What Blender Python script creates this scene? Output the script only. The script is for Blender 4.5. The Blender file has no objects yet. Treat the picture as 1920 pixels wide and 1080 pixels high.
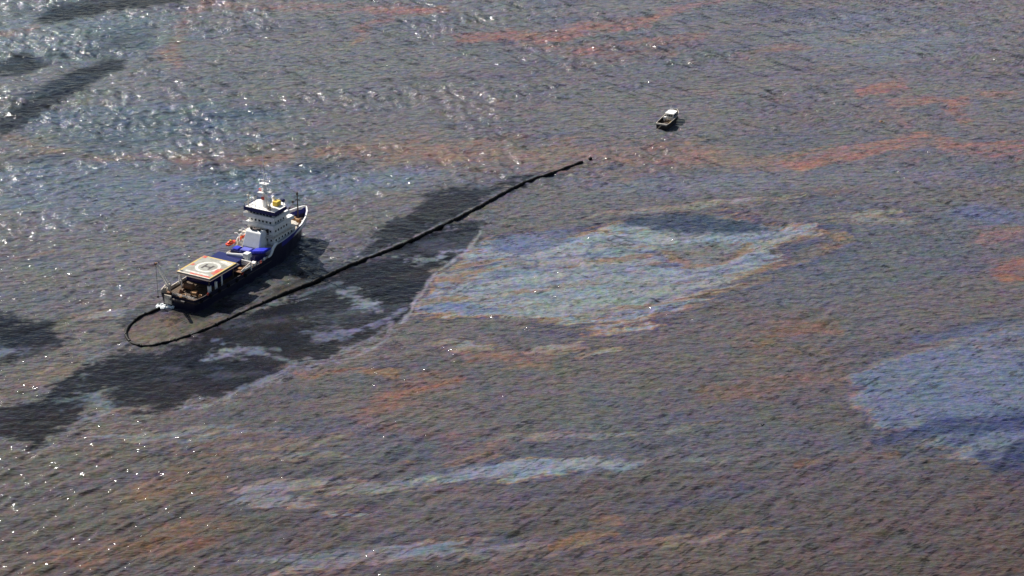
import bpy, bmesh, math, random
import numpy as np
from mathutils import Vector, Matrix

# ------------------------------------------------------------------ camera, sky, sun
SC = bpy.context.scene
C = SC.collection
H = 314.0                                   # flying height
PITCH = math.radians(24.0)
HFOV = math.radians(26.0)
cam_d = bpy.data.cameras.new('camera')
cam = bpy.data.objects.new('camera', cam_d); C.objects.link(cam)
cam.location = (0, 0, H)
cam.rotation_euler = (math.pi / 2 - PITCH, 0, 0)
cam_d.sensor_width = 36.0
cam_d.lens = 18.0 / math.tan(HFOV / 2)
cam_d.clip_start = 1.0
cam_d.clip_end = 60000.0
SC.camera = cam

SUN_EL = math.radians(42.0)
SUN_AZ = math.radians(-45.0)                # from +Y, negative = to the left
sun_vec = Vector((math.sin(SUN_AZ) * math.cos(SUN_EL), math.cos(SUN_AZ) * math.cos(SUN_EL), math.sin(SUN_EL)))
w = bpy.data.worlds.new('World'); SC.world = w; w.use_nodes = True
nt = w.node_tree
bg = nt.nodes['Background']
sky = nt.nodes.new('ShaderNodeTexSky'); sky.sky_type = 'NISHITA'
sky.sun_disc = False
sky.sun_elevation = SUN_EL
sky.sun_rotation = SUN_AZ                   # clockwise from +Y
nt.links.new(sky.outputs[0], bg.inputs[0])
bg.inputs[1].default_value = 0.05
sd = bpy.data.lights.new('sun', 'SUN'); sd.energy = 5.0; sd.angle = math.radians(0.5); sd.color = (1.0, 0.95, 0.88)
so = bpy.data.objects.new('sun', sd); C.objects.link(so)
so.rotation_euler = sun_vec.to_track_quat('Z', 'Y').to_euler()
SC.view_settings.view_transform = 'Standard'
SC.view_settings.look = 'None'
SC.view_settings.gamma = 1.0
SC.view_settings.use_curve_mapping = False
SC.view_settings.exposure = 0.6

FPX = 960.0 / math.tan(HFOV / 2)
def ground(px, py, z=0.0):
    """place on the level z that lies at a photograph position (1920 x 1080)"""
    u = (np.asarray(px, float) - 960.0) / FPX
    v = (540.0 - np.asarray(py, float)) / FPX
    dy = math.cos(PITCH) + v * math.sin(PITCH)
    dz = -math.sin(PITCH) + v * math.cos(PITCH)
    t = (z - H) / dz
    return u * t, dy * t

# ------------------------------------------------------------------ materials
def lin(c):
    c = np.asarray(c, float) / 255.0
    return np.where(c <= 0.04045, c / 12.92, ((c + 0.055) / 1.055) ** 2.4)

def mat(name, col, rough=0.5, metal=0.0, wear=0.25, scale=1.5, wcol=None, spec=0.5):
    m = bpy.data.materials.new(name); m.use_nodes = True
    n = m.node_tree.nodes; l = m.node_tree.links
    p = n['Principled BSDF']
    tc = n.new('ShaderNodeTexCoord')
    no = n.new('ShaderNodeTexNoise'); no.inputs['Scale'].default_value = scale
    no.inputs['Detail'].default_value = 6; no.inputs['Roughness'].default_value = 0.65
    l.new(tc.outputs['Object'], no.inputs['Vector'])
    rp = n.new('ShaderNodeValToRGB')
    rp.color_ramp.elements[0].position = 0.42; rp.color_ramp.elements[1].position = 0.72
    wc = wcol if wcol else tuple(x * 0.55 for x in col)
    rp.color_ramp.elements[0].color = (*col, 1)
    rp.color_ramp.elements[1].color = (*[a * (1 - wear) + b * wear for a, b in zip(col, wc)], 1)
    l.new(no.outputs['Fac'], rp.inputs['Fac'])
    l.new(rp.outputs['Color'], p.inputs['Base Color'])
    p.inputs['Roughness'].default_value = rough
    p.inputs['Metallic'].default_value = metal
    p.inputs['Specular IOR Level'].default_value = spec
    bp = n.new('ShaderNodeBump'); bp.inputs['Strength'].default_value = 0.15; bp.inputs['Distance'].default_value = 0.05
    l.new(no.outputs['Fac'], bp.inputs['Height']); l.new(bp.outputs['Normal'], p.inputs['Normal'])
    return m

RUST = (0.16, 0.06, 0.025)
M = dict(
    hull=mat('hull_blue_paint', (0.001, 0.0013, 0.024), 0.5, wear=0.3, scale=0.4),
    white=mat('white_paint', (0.88, 0.87, 0.84), 0.45, wear=0.25, scale=0.7, wcol=(0.5, 0.42, 0.34)),
    cream=mat('cream_paint', (0.68, 0.62, 0.52), 0.5, wear=0.6, scale=0.9, wcol=RUST),
    band=mat('navy_band_paint', (0.008, 0.011, 0.10), 0.3),
    glass=mat('window_glass', (0.01, 0.012, 0.02), 0.08, wear=0.0),
    deck=mat('weathered_brown_deck', (0.10, 0.062, 0.035), 0.8, wear=0.8, scale=0.35, wcol=(0.05, 0.03, 0.02)),
    fdeck=mat('grey_beige_deck', (0.46, 0.41, 0.35), 0.8, wear=0.6, scale=0.6, wcol=(0.22, 0.15, 0.1)),
    helideck=mat('pale_helideck_paint', (0.33, 0.33, 0.29), 0.75, wear=0.75, scale=0.5, wcol=(0.15, 0.13, 0.1)),
    hull_lit=mat('bow_blue_lit', (0.008, 0.012, 0.22), 0.5, wear=0.3, scale=0.4),  # hull blue made brighter, sunlight painted into the colour
    marking=mat('worn_white_marking', (0.7, 0.68, 0.62), 0.7, wear=0.95, scale=1.1, wcol=(0.3, 0.28, 0.24)),
    redmark=mat('worn_red_marking', (0.5, 0.05, 0.025), 0.7, wear=0.9, scale=0.9, wcol=(0.35, 0.27, 0.2)),
    yelmark=mat('worn_yellow_marking', (0.6, 0.42, 0.1), 0.7, wear=0.9, scale=0.9, wcol=(0.35, 0.3, 0.2)),
    yellow=mat('yellow_paint', (0.75, 0.52, 0.06), 0.5, wear=0.4),
    red=mat('red_paint', (0.62, 0.035, 0.018), 0.5, wear=0.3),
    orange=mat('orange_red_shell', (0.75, 0.07, 0.025), 0.35, wear=0.25),
    blue=mat('bright_blue_paint', (0.012, 0.022, 0.52), 0.4, wear=0.3, scale=0.6),
    pblue=mat('pale_blue_cover', (0.09, 0.10, 0.50), 0.6, wear=0.4),
    black=mat('black_rubber', (0.006, 0.006, 0.007), 0.55, wear=0.2, spec=0.25),
    boom=mat('oiled_boom_fabric', (0.004, 0.004, 0.004), 0.6, wear=0.5, spec=0.15, scale=0.4, wcol=(0.02, 0.014, 0.01)),
    steel=mat('dark_steel', (0.035, 0.035, 0.04), 0.5, wear=0.6, wcol=RUST),
    brown=mat('rusty_machinery', (0.20, 0.09, 0.04), 0.7, wear=0.6, wcol=(0.04, 0.02, 0.015)),
    amber=mat('orange_brown_hose', (0.38, 0.19, 0.06), 0.6, wear=0.6, wcol=(0.12, 0.05, 0.02)),
    foam=mat('white_foam', (0.85, 0.88, 0.88), 0.9, wear=0.3, wcol=(0.5, 0.6, 0.6)),
    rope=mat('pale_rope', (0.45, 0.38, 0.28), 0.8),
    bhull=mat('black_hull_paint', (0.006, 0.006, 0.01), 0.45, wear=0.3),
)

# ------------------------------------------------------------------ oil and water colours (all in metres on the sea)
rs = np.random.RandomState(7)
TAB = [rs.rand(256, 256).astype(np.float32) for _ in range(6)]
def vnoise(x, y, k=0):
    xi = np.floor(x).astype(np.int64); yi = np.floor(y).astype(np.int64)
    fx = (x - xi).astype(np.float32); fy = (y - yi).astype(np.float32)
    fx = fx * fx * (3 - 2 * fx); fy = fy * fy * (3 - 2 * fy)
    T = TAB[k % 6]; x0 = xi & 255; x1 = (xi + 1) & 255; y0 = yi & 255; y1 = (yi + 1) & 255
    a = T[x0, y0]; b = T[x1, y0]; c = T[x0, y1]; d = T[x1, y1]
    return (a + (b - a) * fx) + ((c + (d - c) * fx) - (a + (b - a) * fx)) * fy
def fbm(x, y, sx, sy, ang=0.0, octv=4, k=0, gain=0.55):
    """-1..1 fractal noise; sx, sy = feature size in metres along and across the angle"""
    ca, sa = math.cos(ang), math.sin(ang)
    u = (x * ca + y * sa) / sx + 17.3 * k; v = (-x * sa + y * ca) / sy + 9.1 * k
    s = 0; a = 1; t = 0
    for o in range(octv):
        s = s + a * (vnoise(u + 31.7 * o, v + 11.9 * o, k + o) * 2 - 1); t += a; a *= gain
        u, v = u * 2.03, v * 2.03
    return s / t * 1.6
def sstep(t):
    t = np.clip(t, 0, 1); return t * t * (3 - 2 * t)

YS = 0.43     # the sea is painted with across-view distances shortened so that outline softness is even
def poly_sd(x, y, pts):
    """signed distance (metres, positive inside) to an outline given as photograph positions on the sea"""
    P = np.array([ground(a, b) for a, b in pts]); P[:, 1] *= YS
    yy = y * YS
    best = np.full(x.shape, 1e9); ins = np.zeros(x.shape, bool)
    n = len(P)
    for i in range(n):
        ax, ay = P[i]; bx, by = P[(i + 1) % n]
        dx, dy = bx - ax, by - ay
        t = np.clip(((x - ax) * dx + (yy - ay) * dy) / (dx * dx + dy * dy + 1e-9), 0, 1)
        best = np.minimum(best, (x - ax - t * dx) ** 2 + (yy - ay - t * dy) ** 2)
        c = (ay > yy) != (by > yy)
        xi = ax + (yy - ay) * dx / (dy if abs(dy) > 1e-9 else 1e-9)
        ins ^= c & (x < xi)
    d = np.sqrt(best)
    return np.where(ins, d, -d)
def line_d(x, y, pts, ws):
    """distance to a polyline minus its (varying) half-width"""
    P = np.array([ground(a, b) for a, b in pts]); P[:, 1] *= YS
    yy = y * YS; best = np.full(x.shape, 1e9)
    if not hasattr(ws, '__len__'): ws = [ws] * len(pts)
    for i in range(len(P) - 1):
        ax, ay = P[i]; dx, dy = P[i + 1] - P[i]
        t = np.clip(((x - ax) * dx + (yy - ay) * dy) / (dx * dx + dy * dy + 1e-9), 0, 1)
        d = np.sqrt((x - ax - t * dx) ** 2 + (yy - ay - t * dy) ** 2) / (ws[i] + t * (ws[i + 1] - ws[i]))
        best = np.minimum(best, d)
    return best

GAIN = 0.585
def sea_colour(x, y):
    """base colour of the oiled sea at x, y; returns rgb (linear) and calmness"""
    n = x.shape[0]
    # outline warps
    wa = fbm(x, y, 26, 26, 0.2, 4, 0); wb = fbm(x, y, 9, 16, 0.5, 4, 1)
    wx = x + wa * 3.0 + wb * 1.5; wy = y + fbm(x, y, 60, 30, 0.2, 3, 2) * 4.5 + wb * 1.6
    streak = fbm(wx, wy, 46, 7.5, 0.30, 5, 3)          # long streaks drawn out by the wind
    streak2 = fbm(wx, wy, 22, 3.6, 0.36, 5, 4)
    streak3 = fbm(wx, wy, 9, 1.7, 0.34, 4, 2)
    fray = fbm(x, y, 3.0, 2.2, .2, 3, 5)
    streak2 = streak2 * .8 + streak3 * .55 + fray * .3
    # broad base
    gx, gy = ground(np.array([0, 960, 1920.]), np.array([0, 540, 1080.]))
    ty = np.clip((y - gy[2]) / (gy[0] - gy[2]), 0, 1) ** 0.8      # 0 near, 1 far
    tx = np.clip(x / 260.0 * 0.5 + 0.5, 0, 1)
    def L(c): return lin(c)[None, :]
    near = L((98, 91, 87)) * (1 - tx[:, None]) + L((87, 75, 76)) * tx[:, None]
    far = L((122, 127, 132)) * (1 - tx[:, None]) + L((128, 122, 131)) * tx[:, None]
    col = near * (1 - ty[:, None]) + far * ty[:, None]
    calm = np.zeros(n)
    def mix(c, m):
        nonlocal col
        col = col * (1 - m[:, None]) + L(c) * m[:, None]
    f1 = fbm(wx, wy, 70, 40, 0.1, 5, 5)
    mix((98, 104, 122), sstep(f1 * 1.4) * 0.32)
    f2 = fbm(wx, wy, 60, 26, 0.3, 5, 2)
    mix((124, 108, 102), sstep(f2 * 1.4 - 0.15) * 0.30)
    f3 = fbm(wx, wy, 50, 12, 0.25, 5, 1)
    mix((84, 86, 112), sstep(f3 * 1.7 - 0.3) * 0.40)
    # blue-grey stretch behind and left of the ship
    for cx, cy, rx, ry, c, s in ((150, 360, 330, 62, (112, 130, 152), .55), (560, 340, 240, 34, (112, 132, 158), .55),
                                 (250, 235, 260, 60, (92, 116, 134), .55), (330, 480, 300, 70, (120, 124, 138), .4),
                                 (80, 60, 260, 60, (106, 126, 138), .6), (760, 330, 160, 22, (118, 130, 150), .45),
                                 (1640, 70, 210, 50, (128, 140, 158), .45), (1250, 345, 260, 22, (122, 128, 146), .5),
                                 (1640, 330, 300, 25, (116, 120, 142), .4), (1860, 400, 80, 22, (100, 114, 156), .55),
                                 (1080, 750, 160, 90, (98, 102, 104), .35), (150, 900, 260, 110, (112, 106, 98), .4),
                                 (1640, 480, 300, 70, (100, 106, 118), .4)):
        a, b = ground(cx, cy); a2, _ = ground(cx + rx, cy); _, b2 = ground(cx, cy - ry)
        q = np.sqrt(((wx - a) / (a2 - a)) ** 2 + ((wy - b) / (b2 - b)) ** 2)
        mix(c, sstep((1.25 - q + streak * 0.45) * 1.1) * s)

    # ---- thin-film patches: colour runs through violet, orange, tan, pale blue with the film's thickness
    K = np.array([0, .16, .30, .42, .54, .66, .80, 1.0, 1.25])
    PAL = np.array([lin(c) for c in ((0, 0, 0), (84, 84, 108), (112, 98, 104), (148, 122, 102), (160, 152, 140), (152, 160, 170), (146, 158, 172), (118, 130, 154), (92, 104, 130))])
    def film(t, strength=1.0):
        nonlocal col
        t = np.clip(t, 0, 1.25)
        c = np.stack([np.interp(t, K, PAL[:, i]) for i in range(3)], 1)
        m = sstep(t / 0.16)[:, None] * strength
        col = col * (1 - m) + c * m
    # great pale blue slick right of the boom
    sdv = poly_sd(wx, wy, [(770, 580), (800, 540), (840, 490), (900, 440), (960, 425), (1060, 430), (1150, 425), (1230, 408), (1340, 402), (1420, 410), (1480, 425), (1570, 438), (1560, 452), (1480, 475), (1430, 505), (1400, 535), (1340, 565), (1270, 595), (1200, 620), (1150, 628), (1080, 620), (980, 600), (880, 590), (800, 585)])
    e = sdv / 7.0
    t = np.minimum(e * 1.2 + streak * .45 + streak2 * .45 + .2, 0.74 + streak * .12 + streak2 * .05)
    film(t)
    ins = sstep(e + .3 + streak * .4)
    for c0, wd_, cc, st in ((.22, .07, (140, 112, 90), .85), (.30, .05, (84, 86, 112), .6), (-.30, .05, (150, 130, 110), .4)):
        mix(cc, ins * sstep(1.2 - abs(streak + streak3 * .10 - c0) / wd_) * st)
    for pts, ws in (([(800, 560), (850, 548), (930, 542), (1000, 534), (1120, 520), (1230, 520)], 1.0),
                    ([(820, 520), (900, 512), (980, 495), (1080, 492), (1200, 486), (1330, 470)], 1.0),
                    ([(850, 500), (930, 490), (1000, 494)], 0.9),
                    ([(1110, 470), (1150, 462), (1220, 470), (1290, 492), (1350, 482), (1450, 462), (1590, 440)], 1.1),
                    ([(1150, 545), (1270, 535), (1400, 505), (1500, 480), (1600, 450)], 1.1),
                    ([(1080, 590), (1200, 575), (1330, 545), (1440, 515)], 0.9), ([(1130, 612), (1230, 596), (1320, 572)], 0.8)):
        q = line_d(wx, wy, pts, ws)
        q = q * 0.6 + streak2 * 0.5
        m = sstep((1.45 - q)) * 0.8
        mix((144, 118, 98), m * sstep(1.3 - q) * (0.7 + 0.3 * np.sign(streak)))
        m2 = sstep(1 - abs(q - 1.25) / .55)
        mix((78, 80, 116), m2 * 0.55)
    def blob(cx, cy, rx, ry, c, s, ang=0, soft=.5, ns=.35):
        a, b = ground(cx, cy)
        ca, sa = math.cos(math.radians(ang)), math.sin(math.radians(ang))
        ux, uy = ground(cx + rx * ca, cy - rx * sa); vx, vy = ground(cx - ry * sa, cy - ry * ca)
        A = np.array([[ux - a, vx - a], [uy - b, vy - b]]); I = np.linalg.inv(A)
        q0 = I[0, 0] * (wx - a) + I[0, 1] * (wy - b); q1 = I[1, 0] * (wx - a) + I[1, 1] * (wy - b)
        q = np.sqrt(q0 * q0 + q1 * q1)
        m = sstep((1 - q + ns * streak2 + ns * .6 * wb) / soft + .5)
        mix(c, m * s); return m
    blob(1310, 425, 130, 19, (62, 72, 94), .96, -3, .6, .25)
    blob(1300, 470, 70, 14, (116, 118, 120), .7, 3)
    blob(985, 450, 80, 20, (96, 108, 146), .75, 5)
    blob(880, 572, 70, 12, (96, 112, 156), .6, -4)
    blob(1120, 540, 160, 32, (146, 158, 162), .5, 6)
    blob(1100, 570, 160, 22, (140, 148, 142), .45, 6)
    # the blue slick at the right edge
    sdv = poly_sd(wx, wy, [(2100, 600), (1920, 610), (1850, 612), (1780, 618), (1700, 636), (1650, 655), (1600, 672), (1565, 692), (1580, 715), (1605, 735), (1585, 765), (1640, 795), (1660, 815), (1700, 838), (1780, 862), (1830, 882), (1920, 900), (2100, 930)])
    t = np.minimum(sdv / 6.0 + streak * .5 + streak2 * .45, 0.80)
    film(t, .75)
    m = sstep(sdv / 6 + streak * .4 + streak2 * .3)
    mix((96, 104, 136), m * .7)
    mix((74, 84, 124), m * sstep(streak * 1.3 + streak2 * .8) * .6)
    mix((138, 144, 166), m * sstep(streak * 1.6 - .25) * .6)
    q = line_d(wx, wy, [(1630, 822), (1720, 812), (1800, 806), (1960, 792)], [1.0, 2.2, 2.6, 2.8]); mix((60, 68, 104), sstep((1.9 - q + streak2 * 1.1) * .6) * .85)
    q = line_d(wx, wy, [(1850, 868), (1960, 870)], [2.5, 4.5]); mix((50, 56, 92), sstep((1.7 - q + streak2 * 1.1) * .7) * .85)
    q = line_d(wx, wy, [(1720, 642), (1830, 628), (1960, 622)], [1.2, 2.2, 2]); mix((84, 94, 128), sstep((1.7 - q + streak2 * 1.1) * .7) * .7)
    q = line_d(wx, wy, [(1620, 668), (1700, 658), (1790, 648), (1920, 645)], [1.4, .9, .7, .5]); mix((104, 92, 100), sstep(1.7 - q + streak2 * 1.2) * .45)
    # smaller films
    for cx, cy, rx, ry, an, sg in ((1010, 870, 235, 26, 3, 1), (500, 905, 120, 16, 0, .7), (520, 940, 100, 18, -4, .6), (660, 1050, 290, 30, 6, .6),
                                   (670, 962, 70, 9, 5, .8), (1640, 412, 110, 18, 0, .6), (1320, 390, 230, 12, 4, .6), (1660, 62, 120, 16, 6, .4),
                                   (1010, 818, 240, 10, 5, .45), (860, 850, 120, 10, 4, .75), (1300, 790, 80, 8, 10, .4),
                                   (480, 820, 170, 22, 4, .45), (900, 650, 90, 9, 3, .7), (1080, 652, 120, 10, 0, .75), (820, 640, 60, 6, 2, .6),
                                   (1240, 1015, 240, 20, 6, .5), (560, 850, 120, 12, 3, .5), (180, 590, 90, 12, 5, .5), (300, 810, 160, 14, 4, .4),
                                   (700, 905, 160, 20, 5, .5), (1000, 1030, 160, 20, 4, .3)):
        a, b = ground(cx, cy); ca, sa = math.cos(math.radians(an)), math.sin(math.radians(an))
        ux, uy = ground(cx + rx * ca, cy - rx * sa); vx, vy = ground(cx - ry * sa, cy - ry * ca)
        I = np.linalg.inv(np.array([[ux - a, vx - a], [uy - b, vy - b]]))
        q0 = I[0, 0] * (wx - a) + I[0, 1] * (wy - b); q1 = I[1, 0] * (wx - a) + I[1, 1] * (wy - b)
        q = 1.1 - np.sqrt(q0 * q0 + q1 * q1)
        lim = {1: .8, .9: .7, .8: .66}.get(sg, .50)
        t = np.minimum(q * 1.0 + (streak * 0.55 + streak2 * 0.7) * np.clip(q + .5, 0, 1), lim + streak * .25 + streak3 * .12)
        film(t, sg * .85)

    blob(1000, 871, 205, 15, (128, 138, 154), .8, 3, .9, .5)
    blob(1060, 868, 210, 7, (150, 150, 150), .45, 3, .9, .8)
    blob(500, 906, 85, 11, (142, 134, 136), .55, 2, .9, .7); blob(530, 940, 75, 10, (134, 136, 144), .5, -3, .9, .7)
    blob(640, 1045, 220, 16, (124, 130, 148), .5, 5, .9, .8)
    # ---- weathered orange and brown oil
    def rust(pts, ws, c, s, ns=.8):
        q = line_d(wx, wy, pts, ws)
        m = sstep((1.75 - q + ns * (streak2 * .9 + wb * .5)) * .6)
        mix(c, m * s * .85 * (.7 + .3 * np.clip(streak3 * 2, -1, 1)))
    OR = (174, 117, 102); OB = (138, 98, 74)
    rust([(430, 10), (560, 10), (680, 14), (800, 22)], [2.5, 3, 3, 3], OR, .5)
    rust([(400, -5), (370, 15), (335, 40), (320, 85), (318, 120)], [5, 4, 4, 3, 3], (166, 112, 92), .6)
    rust([(670, 55), (700, 42), (730, 34)], 2.6, OR, .65); rust([(740, 16), (840, 18)], 2.5, OR, .6)
    rust([(665, 80), (680, 60)], 2.0, OR, .5)
    rust([(860, 74), (960, 60), (1030, 72), (1100, 52), (1180, 42), (1230, 28)], [2, 3.2, 3.2, 3.6, 3.4, 2], OR, .85)
    rust([(1230, 28), (1300, 10), (1380, -5)], 2.2, OR, .5)
    rust([(1060, 96), (1180, 76), (1230, 75), (1320, 70)], 2.6, OR, .45)
    rust([(1090, 92), (1140, 104), (1250, 104)], 2.6, OR, .4)
    rust([(1390, 105), (1440, 98), (1520, 88)], 2, OR, .4); rust([(1060, 150), (1100, 145)], 3, OR, .3)
    rust([(1610, 172), (1640, 165), (1690, 160)], 2.2, OR, .7)
    rust([(1670, 190), (1730, 182), (1770, 188), (1800, 182)], 2.4, OR, .7); rust([(1770, 188), (1800, 212), (1802, 222)], 2.4, OR, .65)
    rust([(1850, 172), (1900, 172)], 2, OR, .4); rust([(1690, 225), (1700, 240)], 3, OR, .3)
    rust([(600, 282), (700, 275), (800, 285), (950, 290), (1100, 300), (1250, 285), (1400, 292), (1500, 302)], [3, 5, 6, 6.5, 7, 6, 5, 4], (166, 126, 104), .62)
    rust([(1480, 302), (1600, 285), (1700, 272), (1740, 262), (1800, 278), (1920, 280)], [2.5, 3, 3, 3, 3, 3.6], OR, .75)
    rust([(0, 262), (60, 282), (180, 296), (350, 300), (450, 302), (600, 284)], [2, 2, 2, 1.6, 2, 2], (160, 124, 100), .65)
    rust([(0, 62), (40, 58), (60, 52)], 2.4, OR, .5)
    rust([(0, 500), (60, 478), (90, 474)], 1.3, (150, 112, 92), .5)
    rust([(1840, 445), (1930, 436)], 3, OR, .5); rust([(1880, 504), (1940, 490)], 2.6, (172, 104, 82), .65)
    rust([(1390, 640), (1450, 632), (1500, 620), (1570, 624)], [3, 4, 5, 3], (132, 100, 80), .75)
    rust([(1330, 745), (1420, 730), (1500, 712), (1580, 700)], 2.2, (136, 100, 84), .5)
    rust([(1440, 655), (1540, 665)], 4, (124, 98, 82), .45)
    rust([(690, 768), (740, 745), (790, 722), (850, 712)], [2.4, 3, 3.2, 2], (152, 104, 82), .8, .6)
    rust([(560, 698), (640, 694), (730, 702)], 1.1, (164, 116, 84), .75)
    rust([(880, 668), (950, 662), (990, 656)], 2.6, (154, 112, 92), .6)
    rust([(960, 676), (1040, 668)], 2, (154, 112, 92), .5)
    rust([(60, 1068), (180, 1050), (280, 1022), (360, 1002), (450, 988)], [2, 2.6, 2.8, 2.6, 1.5], (140, 104, 76), .75)
    rust([(250, 930), (320, 915), (400, 905)], 3.2, (134, 104, 78), .6)
    rust([(0, 735), (60, 712), (140, 690)], 4, (128, 108, 86), .6); rust([(330, 852), (400, 850), (440, 846)], .9, OB, .6)
    rust([(1500, 860), (1590, 852), (1670, 842)], 1.2, (134, 98, 70), .6)
    rust([(1620, 1000), (1760, 980), (1920, 948)], 3.4, (100, 78, 70), .4); rust([(1800, 1062), (1930, 1040)], 3.2, (104, 78, 66), .45)
    rust([(1030, 1022), (1080, 1008), (1160, 1004)], .8, (158, 116, 84), .7); rust([(1110, 982), (1180, 976)], .7, (158, 116, 92), .6)
    rust([(1830, 925), (1930, 905)], 2.5, (104, 82, 72), .4)
    rust([(740, 795), (860, 812), (1000, 818)], 1.2, (120, 86, 84), .6); rust([(830, 832), (960, 832)], 1.5, (128, 92, 80), .55)

    # ---- dark, smooth slicks
    DK = (60, 64, 74)
    DARKS = [
        ([(60, 42), (88, 14), (150, 0), (180, -14), (345, -14), (335, 8), (280, 12), (200, 22), (165, 38), (75, 42)], (28, 38, 44), .95, 2.0),
        ([(-20, 120), (40, 97), (75, 103), (85, 122), (55, 136), (-20, 142)], (38, 50, 56), .93, 1.8),
        ([(-10, 235), (50, 185), (110, 145), (170, 118), (238, 107), (225, 126), (165, 162), (95, 205), (35, 246), (-10, 260)], (40, 46, 56), .95, 2.4),
        ([(160, 102), (215, 72), (290, 62), (270, 76), (215, 92)], (78, 96, 112), .7, 3.0),
        ([(-20, 594), (50, 597), (95, 606), (132, 630), (122, 652), (75, 658), (40, 672), (-20, 682)], (56, 58, 70), .97, 1.2),
        ([(-20, 655), (20, 656), (38, 662), (-20, 668)], (128, 138, 158), .8, 1.0),
        ([(692, 468), (705, 435), (738, 412), (765, 400), (790, 372), (830, 352), (875, 346), (925, 345), (955, 331), (1005, 325), (985, 343), (930, 370), (830, 425), (700, 483)], (58, 62, 74), .93, 1.5),
        ([(560, 520), (600, 498), (650, 492), (690, 478), (640, 506), (570, 545)], (84, 90, 104), .7, 1.5),
        ([(500, 575), (560, 540), (640, 508), (700, 483), (830, 425), (880, 418), (908, 425), (896, 447), (868, 470), (836, 490), (815, 510), (792, 532), (775, 560), (768, 585), (740, 610), (700, 640), (655, 665), (600, 676), (550, 682), (520, 700), (480, 715), (440, 737), (400, 750), (340, 764), (300, 771), (240, 760), (190, 745), (160, 770), (150, 797), (110, 817), (40, 826), (-20, 805), (-20, 775), (20, 758), (90, 730), (140, 690), (200, 665), (242, 648), (300, 655), (400, 618)], (62, 64, 76), .96, 1.2),
        ([(240, 640), (232, 622), (240, 602), (262, 585), (300, 572), (320, 576), (285, 590), (256, 605), (248, 620)], (78, 82, 98), .6, 1.0),
        ([(170, 620), (215, 612), (240, 618), (210, 626)], (70, 72, 86), .8, 1.0),
        ([(300, 585), (480, 565), (580, 500), (600, 505), (560, 545), (480, 578), (380, 600)], (66, 64, 66), .75, 2.0),
    ]
    for pts, c, s, soft in DARKS:
        P = np.array([ground(a, b) for a, b in pts]); mg = 25
        sel = np.where((wx > P[:, 0].min() - mg) & (wx < P[:, 0].max() + mg) & (wy > P[:, 1].min() - 2 * mg) & (wy < P[:, 1].max() + 2 * mg))[0]
        if len(sel) == 0: continue
        sc = fbm(x[sel], y[sel], 9, 12, .3, 4, 1); sc2 = fbm(x[sel], y[sel], 9, 12, .3, 4, 4)
        hx = wx[sel] * .35 + x[sel] * .65 + sc * 2.3; hy = wy[sel] * .35 + y[sel] * .65 + sc2 * 4.5
        up = .45 if sum(p[1] for p in pts) / len(pts) < 300 or max(p[0] for p in pts) < 140 else 1.0
        d = poly_sd(hx, hy, pts) + (streak2[sel] * 1.9 + streak[sel] * .8) * up + wb[sel] * .8 + fray[sel] * .8
        mm = sstep(d / soft * .5 + .5) * s
        rim = sstep(1 - abs(d + soft * .8) / 1.1)
        if c[0] < 70 and pts[0][0] > -10:      # pale film pushed up round the clearing
            rm = (rim * .42 * sstep(.5 + sc * 1.6 + streak2[sel]))[:, None]
            lo = (hy < ground(0, 520)[1])[:, None]
            rm = rm * np.where(lo, 1, .45)
            col[sel] = col[sel] * (1 - rm) + lin((148, 152, 166))[None] * rm
        cd = tuple(v * .5 for v in c) if c[0] < 90 else c
        col[sel] = col[sel] * (1 - mm[:, None]) + lin(cd)[None] * mm[:, None]
        if c[0] < 90: calm[sel] = np.maximum(calm[sel], mm)
    for bx_, by_, rx_, ry_ in ((140, 98, 110, 9), (55, 168, 70, 8), (250, 228, 60, 9), (330, 252, 70, 8), (190, 262, 80, 9), (230, 60, 80, 7), (60, 20, 60, 8), (430, 215, 60, 7), (100, 300, 90, 6), (50, 490, 70, 5), (420, 335, 60, 7), (560, 318, 90, 6)):
        blob(bx_, by_, rx_, ry_, (58, 76, 92), .6, 8, 1.3, 1.2)
    # brown and navy variation inside the dark slick
    mix((58, 52, 52), calm * sstep(f2 * 1.2 + .1) * .5)
    mix((26, 34, 46), calm * sstep(f1 * 1.5) * .6)
    mix((100, 104, 118), calm * sstep(streak * 1.8 + wb - .6) * .35)
    # pale veils across the dark slick
    def veil(pts, ws, c=(146, 154, 168), s=.7, ns=1.0):
        s = min(s * 1.45, .97); ws = [v * 1.35 for v in ws] if hasattr(ws, '__len__') else ws * 1.35
        q = line_d(wx * .4 + x * .6, wy * .4 + y * .6, pts, ws)
        mix(c, sstep((1.5 - q + ns * streak2 * 1.3 + fray * .8) * .55) * s * (.75 + .25 * wb))
    veil([(735, 480), (770, 487), (810, 484), (840, 472), (872, 466)], [.4, .8, .8, .7, .5], s=.62)
    veil([(640, 546), (670, 555), (690, 566), (720, 580)], [.8, 1.4, 1.2, .6], s=.6)
    veil([(550, 615), (610, 625), (670, 614), (730, 592), (765, 576)], [.5, 1, .9, .8, .5], (128, 132, 158), .62)
    veil([(640, 655), (690, 632), (735, 605)], .5, (136, 136, 152), .6)
    veil([(395, 662), (440, 655), (490, 662), (540, 672), (560, 680)], [.9, 1.3, .8, .7, .6], s=.6)
    veil([(410, 640), (425, 652)], .5, s=.5)
    veil([(100, 760), (140, 745), (190, 748), (200, 772), (160, 785)], [1.6, 2.6, 2.4, 2.2, 1.0], (122, 132, 146), .6)
    veil([(330, 764), (380, 758), (420, 742), (450, 728), (520, 705), (545, 686), (600, 680)], .55, (144, 148, 160), .65, .5)
    veil([(600, 680), (660, 668), (700, 648), (745, 612), (775, 582)], .5, (150, 150, 160), .65, .5)
    veil([(775, 582), (785, 555), (800, 530), (830, 500), (870, 475), (905, 432)], .5, (160, 160, 170), .65, .5)
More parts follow.
